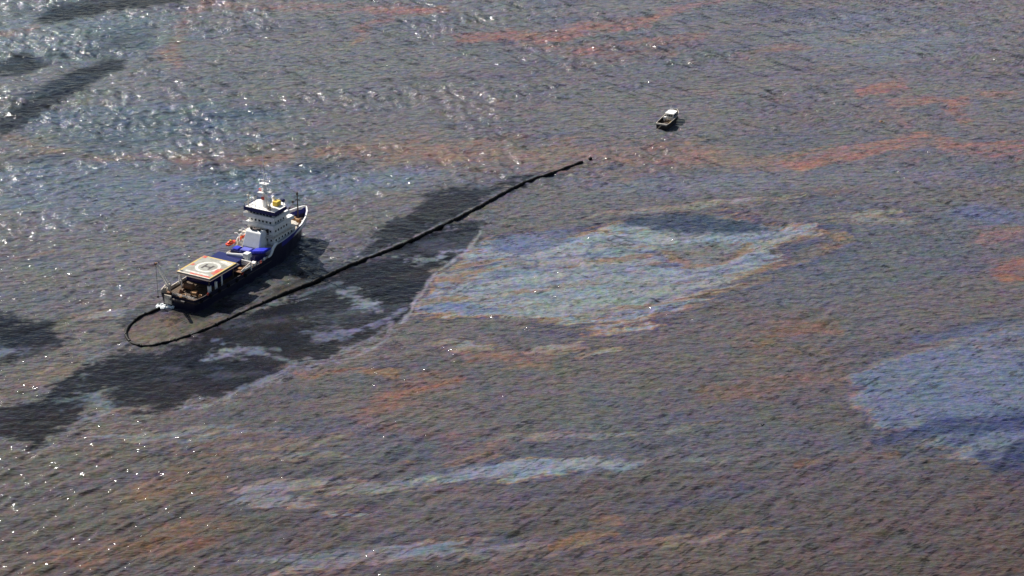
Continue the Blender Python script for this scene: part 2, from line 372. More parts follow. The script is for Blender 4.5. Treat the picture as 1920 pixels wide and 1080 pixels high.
    veil([(640, 503), (760, 452), (880, 395), (985, 340)], .28, (150, 148, 156), .55, .3)
    veil([(570, 548), (600, 540), (640, 530)], .7, (118, 128, 140), .55)
    veil([(560, 600), (600, 612), (650, 618), (700, 606)], [.6, 1.1, 1.2, .5], (120, 122, 142), .4)
    veil([(400, 640), (450, 648), (520, 655)], [.4, .8, .5], (118, 124, 138), .4)
    veil([(300, 690), (360, 700), (420, 692)], [.4, .7, .5], (92, 96, 112), .4)
    veil([(1040, 335), (1080, 322), (1090, 316)], .5, (176, 168, 150), .55)
    veil([(1188, 256), (1196, 250), (1210, 246)], .2, (190, 184, 168), .6, .6)
    veil([(1235, 250), (1275, 253)], .22, (190, 176, 160), .6, .4)
    veil([(230, 625), (180, 640), (120, 670), (60, 720)], .5, (150, 142, 132), .5)
    # brown oil gathered in the pocket of the boom
    pk = [(238, 626), (243, 610), (258, 598), (290, 588), (330, 592), (380, 604), (430, 592), (380, 618), (330, 634), (290, 644), (262, 648), (245, 640)]
    d = poly_sd(x, y, pk) + streak2 * .25
    mix((114, 103, 96), sstep(d / 1.2 + .6) * .95)
    calm = np.maximum(calm, sstep(d / 1.2 + .6) * .8)
    d = poly_sd(x, y, [(420, 600), (480, 566), (560, 530), (580, 530), (500, 566), (440, 594)]) + streak2 * .4
    mix((112, 104, 96), sstep(d / 1.2 + .5) * .55)

    # ---- fine mottling of the film
    for sxx, syy, a, kk in ((.75, 1.5, .15, 0), (2.4, 2.6, .08, 3), (9, 4, .09, 1)):
        n1 = fbm(x, y, sxx, syy, .1, 2, kk); n2 = fbm(x + 113, y - 71, sxx, syy, .1, 2, kk + 1)
        col[:, 0] *= np.clip(1 + a * (1.0 * n1 + .6 * n2), .3, 2)
        col[:, 1] *= np.clip(1 + a * (-.15 * n1 + .45 * n2), .3, 2)
        col[:, 2] *= np.clip(1 + a * (.5 * n1 - .9 * n2), .3, 2)
    lum = fbm(x, y, 1.6, 2.2, .15, 3, 5)
    dk = fbm(x, y, 4.2, .9, .75, 3, 2) * (1 - ty) + fbm(x, y, 8.0, 1.5, -.8, 3, 4) * ty      # thin dark threads put into the colour along the wave crests
    col *= (1 + .16 * lum)[:, None]
    col *= (1 - (.62 + .04 * ty) * sstep(dk * 2.4 - .75))[:, None]
    return np.clip(col * GAIN, 0.002, 0.9), calm

# ------------------------------------------------------------------ the sea: one sheet, fine in front of the camera, coarse to the horizon
def build_water():
    pys = np.arange(1112, -34, -1.42)
    yd = ground(np.full(pys.shape, 960.), pys)[1]
    y0, y1 = yd[0], yd[-1]
    yn = y0 - np.cumsum(6 * 1.35 ** np.arange(20)); yn = yn[yn > -9000][::-1]
    yf = y1 + np.cumsum(6 * 1.32 ** np.arange(32)); yf = yf[yf < 45000]
    Y = np.concatenate([yn, yd, yf])
    s = np.linspace(-1.06, 1.06, 1380)
    so_ = 1.06 + np.cumsum(.012 * 1.45 ** np.arange(24)); so_ = so_[so_ < 150]
    S = np.concatenate([-so_[::-1], s, so_])
    yy = np.clip(Y, y0, None)
    W = math.tan(HFOV / 2) * (yy * math.cos(PITCH) + H * math.sin(PITCH))
    X = (W[:, None] * S[None, :]); YY = np.repeat(Y[:, None], len(S), 1)
    x = X.ravel(); y = YY.ravel()
    col, calm = sea_colour(x, y)
    # waves
    fine = ((np.abs(np.repeat(S[None, :], len(Y), 0)).ravel() <= 1.06) & (y >= y0) & (y <= y1)).astype(float)
    z = np.zeros_like(x)
    r = np.random.RandomState(3)
    ty = np.clip((y - 560) / 350, 0, 1)
    grp1 = .35 + 1.15 * sstep(fbm(x, y, 45, 30, .2, 3, 1) * 1.4 + .45); grp2 = .45 + .9 * sstep(fbm(x, y, 40, 50, .2, 3, 4) + .5)
    wzx = x + 1.6 * fbm(x, y, 18, 18, 0, 3, 5); wzy = y + 1.6 * fbm(x, y, 18, 18, 0, 3, 3)
    for i in range(46):
        lam = 2.7 * (15 / 2.7) ** r.rand()
        if i < 30: base = math.radians(40); amp = grp1 * (.35 + .65 * ty)       # crests running down to the right (far part)
        else: base = math.radians(128); amp = grp2 * (.35 + .65 * (1 - ty))     # crests running up to the right (near part)
        a = base + r.randn() * .38; k = 2 * math.pi / lam
        sl = .0465 * (lam / 5) ** -.15
        ph = k * (wzx * math.cos(a) + wzy * math.sin(a)) + r.rand() * 6.283
        z += amp * sl / k * (np.sin(ph) + .22 * np.cos(2 * ph))
    near_left = np.clip((900 - y) / 350, 0, 1)
    z *= (1 - .5 * calm) * (1.12 - .53 * near_left) * (1 - .18 * np.clip((x + 20) / 130, -1, 1)) * fine
    calm = np.maximum(calm, .5 * near_left)
    n, mcol = len(Y), len(S)
    me = bpy.data.meshes.new('water')
    co = np.stack([x, y, z], 1).astype(np.float32)
    me.vertices.add(len(co)); me.vertices.foreach_set('co', co.ravel())
    i = np.arange(n - 1)[:, None] * mcol + np.arange(mcol - 1)[None, :]
    q = np.stack([i, i + 1, i + 1 + mcol, i + mcol], -1).reshape(-1, 4).astype(np.int32)
    me.loops.add(q.size); me.loops.foreach_set('vertex_index', q.ravel())
    me.polygons.add(len(q)); me.polygons.foreach_set('loop_start', np.arange(0, q.size, 4, dtype=np.int32))
    me.polygons.foreach_set('loop_total', np.full(len(q), 4, np.int32))
    me.update()
    me.polygons.foreach_set('use_smooth', np.ones(len(q), bool))
    ca = me.color_attributes.new('film', 'FLOAT_COLOR', 'POINT')
    rgba = np.concatenate([col, calm[:, None]], 1).astype(np.float32)
    ca.data.foreach_set('color', rgba.ravel())
    ob = bpy.data.objects.new('water', me); C.objects.link(ob); ob['kind'] = 'structure'
    # material
    m = bpy.data.materials.new('oiled_sea'); m.use_nodes = True
    N = m.node_tree.nodes; Lk = m.node_tree.links; p = N['Principled BSDF']
    at = N.new('ShaderNodeAttribute'); at.attribute_name = 'film'
    Lk.new(at.outputs['Color'], p.inputs['Base Color'])
    p.inputs['IOR'].default_value = 1.36
    p.inputs['Specular IOR Level'].default_value = 0.36
    p.inputs['Roughness'].default_value = SEA_ROUGH
    ms = N.new('ShaderNodeMapRange'); ms.inputs['From Min'].default_value = .5; ms.inputs['To Min'].default_value = .30; ms.inputs['To Max'].default_value = .15
    Lk.new(at.outputs['Alpha'], ms.inputs['Value']); Lk.new(ms.outputs[0], p.inputs['Specular IOR Level'])
    tc = N.new('ShaderNodeTexCoord')
    def noise(scale, rot, stretch, det):
        mp = N.new('ShaderNodeMapping'); mp.inputs['Rotation'].default_value = (0, 0, rot); mp.inputs['Scale'].default_value = (scale * stretch, scale, scale)
        Lk.new(tc.outputs['Object'], mp.inputs['Vector'])
        t = N.new('ShaderNodeTexNoise'); t.inputs['Scale'].default_value = 1; t.inputs['Detail'].default_value = det; t.inputs['Roughness'].default_value = .6
        Lk.new(mp.outputs[0], t.inputs['Vector']); return t.outputs['Fac']
    a = noise(.36, math.radians(38), .45, 2.5); b = noise(.34, math.radians(-42), .5, 2.5)
    ad = N.new('ShaderNodeMath'); ad.operation = 'ADD'; Lk.new(a, ad.inputs[0]); Lk.new(b, ad.inputs[1])
    c3 = noise(1.25, math.radians(15), .5, 2)
    ma = N.new('ShaderNodeMath'); ma.operation = 'MULTIPLY_ADD'; ma.inputs[1].default_value = .24; Lk.new(c3, ma.inputs[0]); Lk.new(ad.outputs[0], ma.inputs[2])
    bp = N.new('ShaderNodeBump'); bp.inputs['Distance'].default_value = SEA_BUMP
    mr = N.new('ShaderNodeMapRange'); mr.inputs['To Min'].default_value = 1.0; mr.inputs['To Max'].default_value = .35
    Lk.new(at.outputs['Alpha'], mr.inputs['Value']); Lk.new(mr.outputs[0], bp.inputs['Strength'])
    Lk.new(ma.outputs[0], bp.inputs['Height']); Lk.new(bp.outputs['Normal'], p.inputs['Normal'])
    me.materials.append(m)
SEA_ROUGH = 0.068
SEA_BUMP = 1.3
build_water()

# ------------------------------------------------------------------ mesh helpers
def box(bm, x0, x1, y0, y1, z0, z1):
    v = [bm.verts.new(p) for p in ((x0, y0, z0), (x1, y0, z0), (x1, y1, z0), (x0, y1, z0), (x0, y0, z1), (x1, y0, z1), (x1, y1, z1), (x0, y1, z1))]
    for f in ((0, 3, 2, 1), (4, 5, 6, 7), (0, 1, 5, 4), (1, 2, 6, 5), (2, 3, 7, 6), (3, 0, 4, 7)): bm.faces.new([v[i] for i in f])
def prism(bm, pts, z0, z1):
    a = [bm.verts.new((p[0], p[1], z0)) for p in pts]; b = [bm.verts.new((p[0], p[1], z1)) for p in pts]; n = len(pts)
    bm.faces.new(a[::-1]); bm.faces.new(b)
    for i in range(n): bm.faces.new((a[i], a[(i + 1) % n], b[(i + 1) % n], b[i]))
def tube(bm, pts, r, n=8, caps=True):
    pts = [Vector(p) for p in pts]
    rr = r if hasattr(r, '__len__') else [r] * len(pts)
    rings = []
    for i, p in enumerate(pts):
        d = (pts[min(i + 1, len(pts) - 1)] - pts[max(i - 1, 0)]).normalized()
        u = d.orthogonal().normalized() if abs(d.z) > .95 else d.cross(Vector((0, 0, 1))).normalized()
        v = d.cross(u)
        rings.append([bm.verts.new(p + (u * math.cos(t) + v * math.sin(t)) * rr[i]) for t in [2 * math.pi * k / n for k in range(n)]])
    for a, b in zip(rings, rings[1:]):
        for k in range(n): bm.faces.new((a[k], a[(k + 1) % n], b[(k + 1) % n], b[k]))
    if caps: bm.faces.new(rings[0][::-1]); bm.faces.new(rings[-1])
def ball(bm, c, r, sz=1.0, sx=1.0, sy=1.0, u=12, v=8):
    ret = bmesh.ops.create_uvsphere(bm, u_segments=u, v_segments=v, radius=1)
    for q in ret['verts']: q.co = Vector((q.co.x * r * sx + c[0], q.co.y * r * sy + c[1], q.co.z * r * sz + c[2]))
def obj(name, fn, m, parent=None, smooth=False, bevel=0):
    bm = bmesh.new(); fn(bm)
    bmesh.ops.recalc_face_normals(bm, faces=bm.faces)
    me = bpy.data.meshes.new(name); bm.to_mesh(me); bm.free()
    me.materials.append(M[m] if isinstance(m, str) else m)
    if smooth: me.polygons.foreach_set('use_smooth', [True] * len(me.polygons))
    o = bpy.data.objects.new(name, me); C.objects.link(o)
    if parent: o.parent = parent
    if bevel:
        b = o.modifiers.new('bevel', 'BEVEL'); b.width = bevel; b.segments = 1
    return o
def shared(name, src, parent, loc, rotz=0):
    o = bpy.data.objects.new(name, src.data); C.objects.link(o); o.parent = parent; o.location = loc; o.rotation_euler = (0, 0, rotz); return o
def thing(name, label, cat, loc=(0, 0, 0), rotz=0, group=None):
    o = bpy.data.objects.new(name, None); C.objects.link(o); o.empty_display_size = 1
    o.location = loc; o.rotation_euler = (0, 0, rotz); o['label'] = label; o['category'] = cat
    if group: o['group'] = group
    return o
def tag(o, label, cat, group=None):
    o['label'] = label; o['category'] = cat
    if group: o['group'] = group
    return o

# ------------------------------------------------------------------ the large ship
SX, SY = ground(335, 580)
HEAD = math.radians(61.0)
def at(x, y, z=0):     # ship's own frame (x forward from the stern, y to port) -> world
    c, s = math.cos(HEAD), math.sin(HEAD)
    return (SX + x * c - y * s, SY + x * s + y * c, z)
ship = thing('supply_ship', 'large ship with dark blue hull, white wheelhouse tower and helideck over its stern', 'ship', at(0, 0, 0), HEAD)

#            x    half deck  half waterline  waterline x
ST = [(0.0, 7.0, 6.4, 0.5), (4, 7.7, 7.4, 4), (20, 8.0, 7.9, 20), (47, 8.0, 7.9, 47), (54, 7.9, 7.2, 54), (60, 7.5, 6.0, 59), (66, 6.5, 4.2, 64.3), (71, 4.9, 2.5, 68.8), (75, 2.9, 1.1, 72.2), (77.3, 1.2, .35, 74), (78.2, .12, .05, 74.6)]
def interp(x, c):
    for a, b in zip(ST, ST[1:]):
        if a[0] <= x <= b[0]:
            t = (x - a[0]) / (b[0] - a[0]); return a[c] + (b[c] - a[c]) * t
    return ST[-1][c]
def sheer(x):        # top of the hull plating (bulwark included)
    if x <= 44: return 4.7
    if x <= 48: t = (x - 44) / 4; return 4.7 + 3.1 * (3 * t * t - 2 * t ** 3)
    return 7.8 + 2.9 * ((x - 48) / 30.2) ** 1.6
XS = [0, 2, 4, 10, 20, 30, 40, 44, 45, 46, 47, 48, 51, 54, 57, 60, 63, 66, 68.5, 71, 73, 75, 76.3, 77.3, 78.2]
def hull(bm):
    rows = []
    for x in XS:
        b, wl, xw, zt = interp(x, 1), interp(x, 2), interp(x, 3), sheer(x)
        r = []
        for s in (1, -1):
            side = []
            for t in (0, .12, .35, .6, .8, 1):
                z = -2.2 + (zt + 2.2) * t
                f = max(0, z / zt) if z > 0 else 0
                g = f ** (1.6 if x > 55 else 1)
                side.append(bm.verts.new((xw + (x - xw) * g, s * (wl + (b - wl) * g), z)))
            r.append(side)
        rows.append(r)
    for a, c in zip(rows, rows[1:]):
        for s in (0, 1):
            for k in range(5):
                f = bm.faces.new((a[s][k], c[s][k], c[s][k + 1], a[s][k + 1]))
                if k == 4 and a[s][k].co.x > 49: f.material_index = 1  # top strake of the bow takes the painted-in sunlit blue
    for k in range(5):      # transom and stem
        bm.faces.new((rows[0][0][k], rows[0][1][k], rows[0][1][k + 1], rows[0][0][k + 1]))
        bm.faces.new((rows[-1][0][k], rows[-1][1][k], rows[-1][1][k + 1], rows[-1][0][k + 1]))
obj('hull', hull, 'hull', ship, smooth=False).data.materials.append(M['hull_lit'])
def deckplate(x0, x1, z, inset=.12):
    def f(bm):
        xs = [x0] + [x for x in XS if x0 < x < x1] + [x1]
        L = [(x, interp(x, 1) - inset) for x in xs]
        prism(bm, L + [(x, -b) for x, b in L[::-1]], z - .25, z)
    return f
main_deck = obj('main_deck', deckplate(.1, 46.5, 3.6), 'deck', ship)
fore_deck = obj('foredeck', deckplate(46.6, 77.2, 6.7, .5), 'fdeck', ship)
obj('foredeck_front_wall', lambda bm: box(bm, 46.45, 46.58, -7.8, 7.8, 3.6, 6.69), 'white', ship)
def bulwark_inner(x0, x1, zlow, side, th=.22):
    def f(bm):
        xs = [x0] + [x for x in XS if x0 < x < x1] + [x1]
        o = []; i = []
        for x in xs:
            b = interp(x, 1); zt = sheer(x) + .03
            o.append((bm.verts.new((x, side * (b + .02), zt)),)); 
            i.append((bm.verts.new((x, side * max(b - th, .05), zt)), bm.verts.new((x, side * max(b - th, .05), zlow))))
        for a, b2, c, d in zip(o, o[1:], i, i[1:]):
            bm.faces.new((a[0], b2[0], d[0], c[0])); bm.faces.new((c[0], d[0], d[1], c[1]))
    return f
for s in (1, -1):
    obj('bulwark', bulwark_inner(46.7, 78.0, 6.72, s, .55), 'white', ship)
    obj('bulwark', bulwark_inner(.3, 46.4, 3.62, s, .3), 'cream' if s > 0 else 'steel', ship)
obj('rubbing_strake', lambda bm: [tube(bm, [(x, s * (interp(x, 1) + .02), 3.1) for x in (0.2, 4, 20, 44)], .14, 6) for s in (1, -1)], 'steel', ship)
obj('stern_roller', lambda bm: tube(bm, [(-.2, -3, 3.3), (-.2, 3, 3.3)], .5, 12), 'steel', ship)
# planks of the working deck
def plank_rows():
    first = None
    for k in range(15):
        y = -7.0 + k
        half = 6.7 if abs(y + .45) < 6.8 else 6.7
        if first is None: first = obj('plank', lambda bm: box(bm, .4, 24, -.44, .44, 0, .06), 'deck', main_deck); first.location = (0, y, 3.61)
        elif abs(y) < 6.8: shared('plank', first, main_deck, (0, y, 3.61))
    first.location = (0, -6.0, 3.62) if False else first.location
plank_rows()

# superstructure
def tier(x0, x1, yb, z0, z1, m='white', ch=1.6):
    return lambda bm: prism(bm, [(x0, -yb), (x1 - ch, -yb), (x1, -yb + ch * 1.2), (x1, yb - ch * 1.2), (x1 - ch, yb), (x0, yb)], z0, z1)
t1 = obj('deckhouse', tier(49, 64, 6.0, 6.7, 9.3), 'white', ship, bevel=.05)
obj('deck_edge', tier(47.4, 65.0, 6.9, 9.3, 9.55, ch=2), 'cream', ship)
t2 = obj('deckhouse', tier(49.4, 62, 5.7, 9.55, 12.0), 'white', ship, bevel=.05)
obj('deck_edge', tier(48.0, 63.0, 6.7, 12.0, 12.25, ch=2), 'white', ship)
t3 = obj('deckhouse', tier(50, 59.8, 5.4, 12.25, 14.3), 'white', ship, bevel=.05)
obj('deck_edge', tier(48.6, 60.6, 6.6, 14.3, 14.5, ch=2), 'white', ship)
wh = obj('wheelhouse', tier(50.0, 58.6, 5.6, 14.5, 16.75, ch=2.2), 'white', ship, bevel=.05)
obj('roof', tier(49.2, 59.3, 6.5, 16.75, 17.1, ch=2.4), 'white', ship)
obj('roof_band', lambda bm: [box(bm, 49.0, 49.2, -6.62, 6.62, 16.1, 17.25), box(bm, 49.2, 56.6, -6.66, -6.5, 16.1, 17.25), box(bm, 49.2, 56.6, 6.5, 6.66, 16.1, 17.25)], 'band', ship)
obj('wing_rail', lambda bm: [box(bm, 48.6, 48.75, -6.6, 6.6, 14.5, 15.5), box(bm, 48.75, 58.5, -6.6, -6.45, 14.5, 15.5), box(bm, 48.75, 58.5, 6.45, 6.6, 14.5, 15.5)], 'white', ship)
obj('tier_rail', lambda bm: [box(bm, 48.0, 48.1, -6.7, 6.7, 12.25, 13.1), box(bm, 48.1, 61, -6.7, -6.6, 12.25, 13.1)], 'white', ship)
# windows and doors, one mesh each
def windows(parent, x0, x1, yb, zc, hh, wl, gap):
    pa = obj('window', lambda bm: box(bm, -.03, .03, -wl / 2, wl / 2, -hh / 2, hh / 2), 'glass', parent); k = 0
    n = int((2 * yb - .6) // (wl + gap))
    for i in range(n):
        y = (i - (n - 1) / 2) * (wl + gap)
        if k == 0: pa.location = (x0 - .03, y, zc); k = 1
        else: shared('window', pa, parent, (x0 - .03, y, zc))
        shared('window', pa, parent, (x1 + .03, y * .75, zc))
    n = int((x1 - x0 - 3) // (wl + gap))
    for i in range(n):
        x = x0 + .9 + wl / 2 + i * (wl + gap)
        for s in (1, -1): shared('window', pa, parent, (x, s * (yb + .03), zc), math.pi / 2)
windows(wh, 50.0, 58.6, 5.6, 15.75, .95, 1.1, .3)
windows(t3, 50, 59.8, 5.4, 13.3, .6, .7, .9)
windows(t2, 49.4, 62, 5.7, 10.8, .6, .7, 1.0)
windows(t1, 49, 64, 6.0, 8.1, .6, .7, 1.2)
obj('door', lambda bm: box(bm, 49.33, 49.39, -3.6, -2.7, 9.6, 11.5), 'steel', ship)
obj('stairs', lambda bm: [box(bm, 48.2 + .0, 48.9, 3.0 + .45 * i, 3.35 + .45 * i, 9.6 + .35 * i, 9.68 + .35 * i) for i in range(7)], 'steel', ship)

# mast on the roof
mast = obj('mast', lambda bm: [tube(bm, [(53, 0, 17.1), (53, 0, 20.5), (53, 0, 24.2)], [1.15, .95, .7], 8), tube(bm, [(53, 0, 24.2), (53, 0, 33.5)], [.2, .1], 6)], 'white', ship)
obj('mast_platform', lambda bm: box(bm, 51.6, 54.4, -2.2, 2.2, 21.4, 21.65), 'white', mast)
obj('mast_platform', lambda bm: box(bm, 52.1, 53.9, -1.6, 1.6, 24.2, 24.4), 'white', mast)
obj('yardarm', lambda bm: box(bm, 52.9, 53.1, -1.7, 1.7, 27.5, 27.65), 'white', mast)
obj('radar', lambda bm: [box(bm, 51.9, 52.2, -2.4, 1.0, 22.5, 22.8), tube(bm, [(52.05, -.6, 21.6), (52.05, -.6, 22.5)], .2, 6)], 'white', mast)
obj('radar', lambda bm: [box(bm, 52.9, 53.15, -1.5, 1.5, 25.2, 25.45), tube(bm, [(53, 0, 24.4), (53, 0, 25.2)], .2, 6)], 'white', mast)
obj('aerial', lambda bm: tube(bm, [(53.1, 1.4, 27.6), (53.1, 1.4, 30)], .06, 5), 'steel', mast)
obj('aerial', lambda bm: tube(bm, [(53.1, -1.4, 27.6), (53.1, -1.4, 29.4)], .06, 5), 'steel', mast)
obj('red_lamp_box', lambda bm: box(bm, 51.4, 51.7, -.6, .5, 19.6, 20.5), 'red', mast)
obj('red_lamp_box', lambda bm: box(bm, 52.9, 53.5, 1.6, 2.5, 21.7, 22.4), 'red', mast)
obj('satellite_dome', lambda bm: [ball(bm, (53.0, -1.9, 19.1), 1.0), tube(bm, [(53, -1.9, 17.1), (53, -1.9, 18.4)], .35, 8)], 'white', ship, smooth=True)
obj('satellite_dome', lambda bm: [ball(bm, (56.5, -1.2, 19.0), .7), tube(bm, [(56.5, -1.2, 17.1), (56.5, -1.2, 18.5)], .25, 8)], 'white', ship, smooth=True)
obj('roof_locker', lambda bm: box(bm, 54.6, 57.2, -4.0, -1.9, 17.1, 18.5), 'yellow', ship, bevel=.1)
obj('roof_locker', lambda bm: box(bm, 50.4, 51.6, -3.6, -2.6, 17.1, 18.0), 'steel', ship, bevel=.05)
obj('searchlight', lambda bm: [tube(bm, [(57.6, -4.6, 17.1), (57.6, -4.6, 18.0)], .12, 6), tube(bm, [(57.2, -4.6, 18.3), (58.1, -4.6, 18.3)], [.45, .5], 8)], 'band', ship)
def rail(bm, pts, z, h, step=1.5, r=.05):
    P = [Vector((a, b, z)) for a, b in pts]
    for hh in (h, h * .5): tube(bm, [p + Vector((0, 0, hh)) for p in P], r, 4)
    for a, b in zip(P, P[1:]):
        n = max(1, int((b - a).length / step))
        for i in range(n + 1):
            q = a.lerp(b, i / n); tube(bm, [q, q + Vector((0, 0, h))], r, 4)
obj('railing', lambda bm: rail(bm, [(49.3, -6.4), (49.3, 6.4), (56.6, 6.4)], 17.25, 1.1), 'cream', ship)
obj('railing', lambda bm: rail(bm, [(47.5, 6.8), (47.5, -6.8), (62, -6.8)], 9.55, 1.1), 'white', ship)
obj('signal_post', lambda bm: [tube(bm, [(50.2, 5.2, 17.1), (50.2, 5.2, 21.4)], .14, 6), box(bm, 49.9, 50.5, 4.4, 5.9, 20.4, 20.7), tube(bm, [(51.6, 3.4, 17.1), (51.6, 3.4, 20)], .1, 6)], 'cream', ship)

# funnel casing behind the wheelhouse
cas = obj('funnel_casing', lambda bm: [bm.faces.new([v[i] for i in f]) for v in [[bm.verts.new(p) for s_ in (1, -1) for p in ((42.6, 3.7 * s_, 3.6), (48.2, 3.7 * s_, 3.6), (48.2, 3.3 * s_, 12.2), (47.4, 3.2 * s_, 12.6), (46.0, 3.2 * s_, 12.6), (45.0, 3.3 * s_, 12.0), (42.9, 3.6 * s_, 7.2))]] for f in [list(range(7)), list(range(7, 14))] + [[k, (k + 1) % 7, 7 + (k + 1) % 7, 7 + k] for k in range(7)]], 'white', ship, bevel=.2)
obj('exhaust', lambda bm: tube(bm, [(46.4, 1.7, 12.5), (46.2, 1.7, 13.5)], .55, 10), 'black', cas)
obj('exhaust', lambda bm: tube(bm, [(46.4, -1.7, 12.5), (46.2, -1.7, 13.5)], .55, 10), 'black', cas)
obj('vent_louvre', lambda bm: box(bm, 45.6, 47.1, -.8, .8, 12.6, 13.0), 'steel', cas)
obj('casing_rim', lambda bm: box(bm, 42.2, 43.15, -4.6, 4.6, 3.6, 5.6), 'cream', ship)
# blue machinery
bh = obj('machinery_house', lambda bm: prism(bm, [(38.4, -4.6), (42.1, -7.2), (42.1, 5.6), (38.4, 5.6)], 3.6, 6.8), 'band', ship, bevel=.15)
obj('roof_hatch', lambda bm: prism(bm, [(38.2, -3.0), (40.8, -7.3), (45.2, -7.3), (42.0, -3.0)], 6.81, 7.8), 'blue', ship, bevel=.25)
obj('roof_hatch', lambda bm: prism(bm, [(38.8, -2.4), (41.6, -2.4), (41.6, 1.8), (38.8, 1.8)], 6.81, 7.6), 'pblue', ship, bevel=.3)
obj('roof_hatch', lambda bm: prism(bm, [(38.8, 2.5), (41.6, 2.5), (41.6, 5.2), (38.8, 5.2)], 6.81, 7.4), 'blue', ship, bevel=.3)
obj('hatch_coaming', lambda bm: [box(bm, 36.2, 38.1, 2.8, 7.4, 3.6, 4.5), box(bm, 41, 46, 5.9, 7.5, 3.6, 5.2)], 'cream', ship)
obj('vent_cowl', lambda bm: [tube(bm, [(37.4, 1.0, 3.6), (37.4, 1.0, 5.2)], .4, 8), ball(bm, (37.4, 1.0, 5.4), .6)], 'white', ship, smooth=True)
# starboard side: curved break of the forecastle
obj('forecastle_fairing', lambda bm: tube(bm, [(48.5, -7.6, 8.4), (47.2, -7.75, 8.2), (45.8, -7.8, 7.4), (44.9, -7.8, 6.3), (44.0, -7.8, 5.3), (42.5, -7.8, 4.9)], [.35, .45, .5, .5, .45, .3], 8), 'white', ship, smooth=True)
obj('forecastle_fairing', lambda bm: tube(bm, [(48.5, 7.6, 8.4), (47.2, 7.75, 8.2), (45.8, 7.8, 7.4), (44.9, 7.8, 6.3), (44.0, 7.8, 5.3), (42.5, 7.8, 4.9)], [.3, .35, .4, .4, .35, .25], 8), 'cream', ship, smooth=True)
# starboard working platform
obj('side_platform', lambda bm: box(bm, 25.6, 31.6, -8.0, -4.6, 5.2, 5.5), 'brown', ship)
obj('platform_screen', lambda bm: [box(bm, 31.6, 32.0, -8.1, -4.0, 4.0, 7.4), box(bm, 26.0, 31.6, -8.15, -7.9, 5.5, 6.1)], 'white', ship, bevel=.05)
obj('platform_rail', lambda bm: [tube(bm, [(32, -8.0, 7.2), (30.5, -8.0, 6.9), (25.8, -8.0, 6.0)], .22, 6)], 'cream', ship)
obj('inspection_hatch', lambda bm: box(bm, 27.4, 28.6, -6.6, -5.2, 5.5, 6.0), 'amber', ship, bevel=.1)

# deck crane lying along the ship's waist
crane = obj('folded_crane', lambda bm: [tube(bm, [(33.6, -5.2, 3.6), (33.6, -5.2, 7.6)], [1.1, .95], 12), box(bm, 32.6, 34.9, -6.2, -4.0, 7.6, 9.4)], 'white', ship, bevel=.1)
obj('crane_jib', lambda bm: tube(bm, [(33.4, -4.0, 8.4), (32.8, 3.2, 7.8)], [.5, .32], 6), 'white', crane)

# helideck
HX0, HX1, HY0, HY1, HZ = 8.4, 24.2, -7.4, 6.4, 9.6
heli = obj('helideck', lambda bm: box(bm, HX0, HX1, HY0, HY1, HZ - .45, HZ), 'helideck', ship)
def hmark(name, fn, m, dz): 
    return obj(name, fn, m, heli)
def flat(bm, pts, z): bm.faces.new([bm.verts.new((a, b, z)) for a, b in pts])
e = .62
def border(bm, k=0):
    z = HZ + .01
    flat(bm, [(HX0, HY0), (HX1, HY0), (HX1 - e, HY0 + e), (HX0 + e, HY0 + e)], z); flat(bm, [(HX1, HY0), (HX1, HY1), (HX1 - e, HY1 - e), (HX1 - e, HY0 + e)], z)
    flat(bm, [(HX1, HY1), (HX0, HY1), (HX0 + e, HY1 - e), (HX1 - e, HY1 - e)], z)
obj('yellow_border', border, 'yelmark', heli)
obj('yellow_border', lambda bm: flat(bm, [(HX0, HY1), (HX0, HY0), (HX0 + e, HY0 + e), (HX0 + e, HY1 - e)], HZ + .01), 'cream', heli)
def ring(bm, cx, cy, r0, r1, z, n=40, sx=1.0):
    a = [(bm.verts.new((cx + sx * r0 * math.cos(t), cy + r0 * math.sin(t), z)), bm.verts.new((cx + sx * r1 * math.cos(t), cy + r1 * math.sin(t), z))) for t in [2 * math.pi * k / n for k in range(n)]]
    for i in range(n): p, q = a[i], a[(i + 1) % n]; bm.faces.new((p[0], p[1], q[1], q[0]))
obj('circle_marking', lambda bm: ring(bm, 16.6, -.8, 3.4, 4.5, HZ + .014), 'marking', heli)
obj('letter_marking', lambda bm: [flat(bm, p, HZ + .018) for p in ([(14.8, .3), (18.4, .3), (18.4, 1.1), (14.8, 1.1)], [(14.8, -2.5), (18.4, -2.5), (18.4, -1.7), (14.8, -1.7)], [(16.2, -1.7), (17.0, -1.7), (17.0, .3), (16.2, .3)])], 'steel', heli)
obj('white_stripe', lambda bm: [flat(bm, [(20.6, -6.6), (23.5, -6.6), (23.5, -2.2), (22.2, -1.4)], HZ + .016), flat(bm, [(10.2, -5.4), (11.2, -5.4), (11.2, 4.4), (10.2, 4.4)], HZ + .016)], 'marking', heli)
obj('red_panel', lambda bm: flat(bm, [(11.6, -6.75), (18.0, -6.75), (17.0, -4.9), (12.6, -4.7)], HZ + .02), 'redmark', heli)
obj('red_panel', lambda bm: flat(bm, [(9.05, -6.7), (10.0, -6.7), (10.0, 1.6), (9.05, 1.6)], HZ + .02), 'redmark', heli)
obj('red_panel', lambda bm: flat(bm, [(22.4, 4.6), (24.1, 4.6), (24.1, 6.3), (22.4, 6.3)], HZ + .022), 'redmark', heli)
obj('red_panel', lambda bm: flat(bm, [(15.2, 4.6), (16.8, 4.6), (16.8, 5.7), (15.2, 5.7)], HZ + .022), 'redmark', heli)
def net(bm):
    for y0, y1 in ((HY1, HY1 + 1.3), (HY0 - .9, HY0)):
        box(bm, HX0 - .8, HX1 + .6, min(y0, y1), max(y0, y1), HZ - .55, HZ - .47)
    box(bm, HX0 - 1.0, HX0, HY0, HY1, HZ - .55, HZ - .47); box(bm, HX1, HX1 + .9, HY0, HY1, HZ - .55, HZ - .47)
obj('safety_net', net, 'steel', heli)
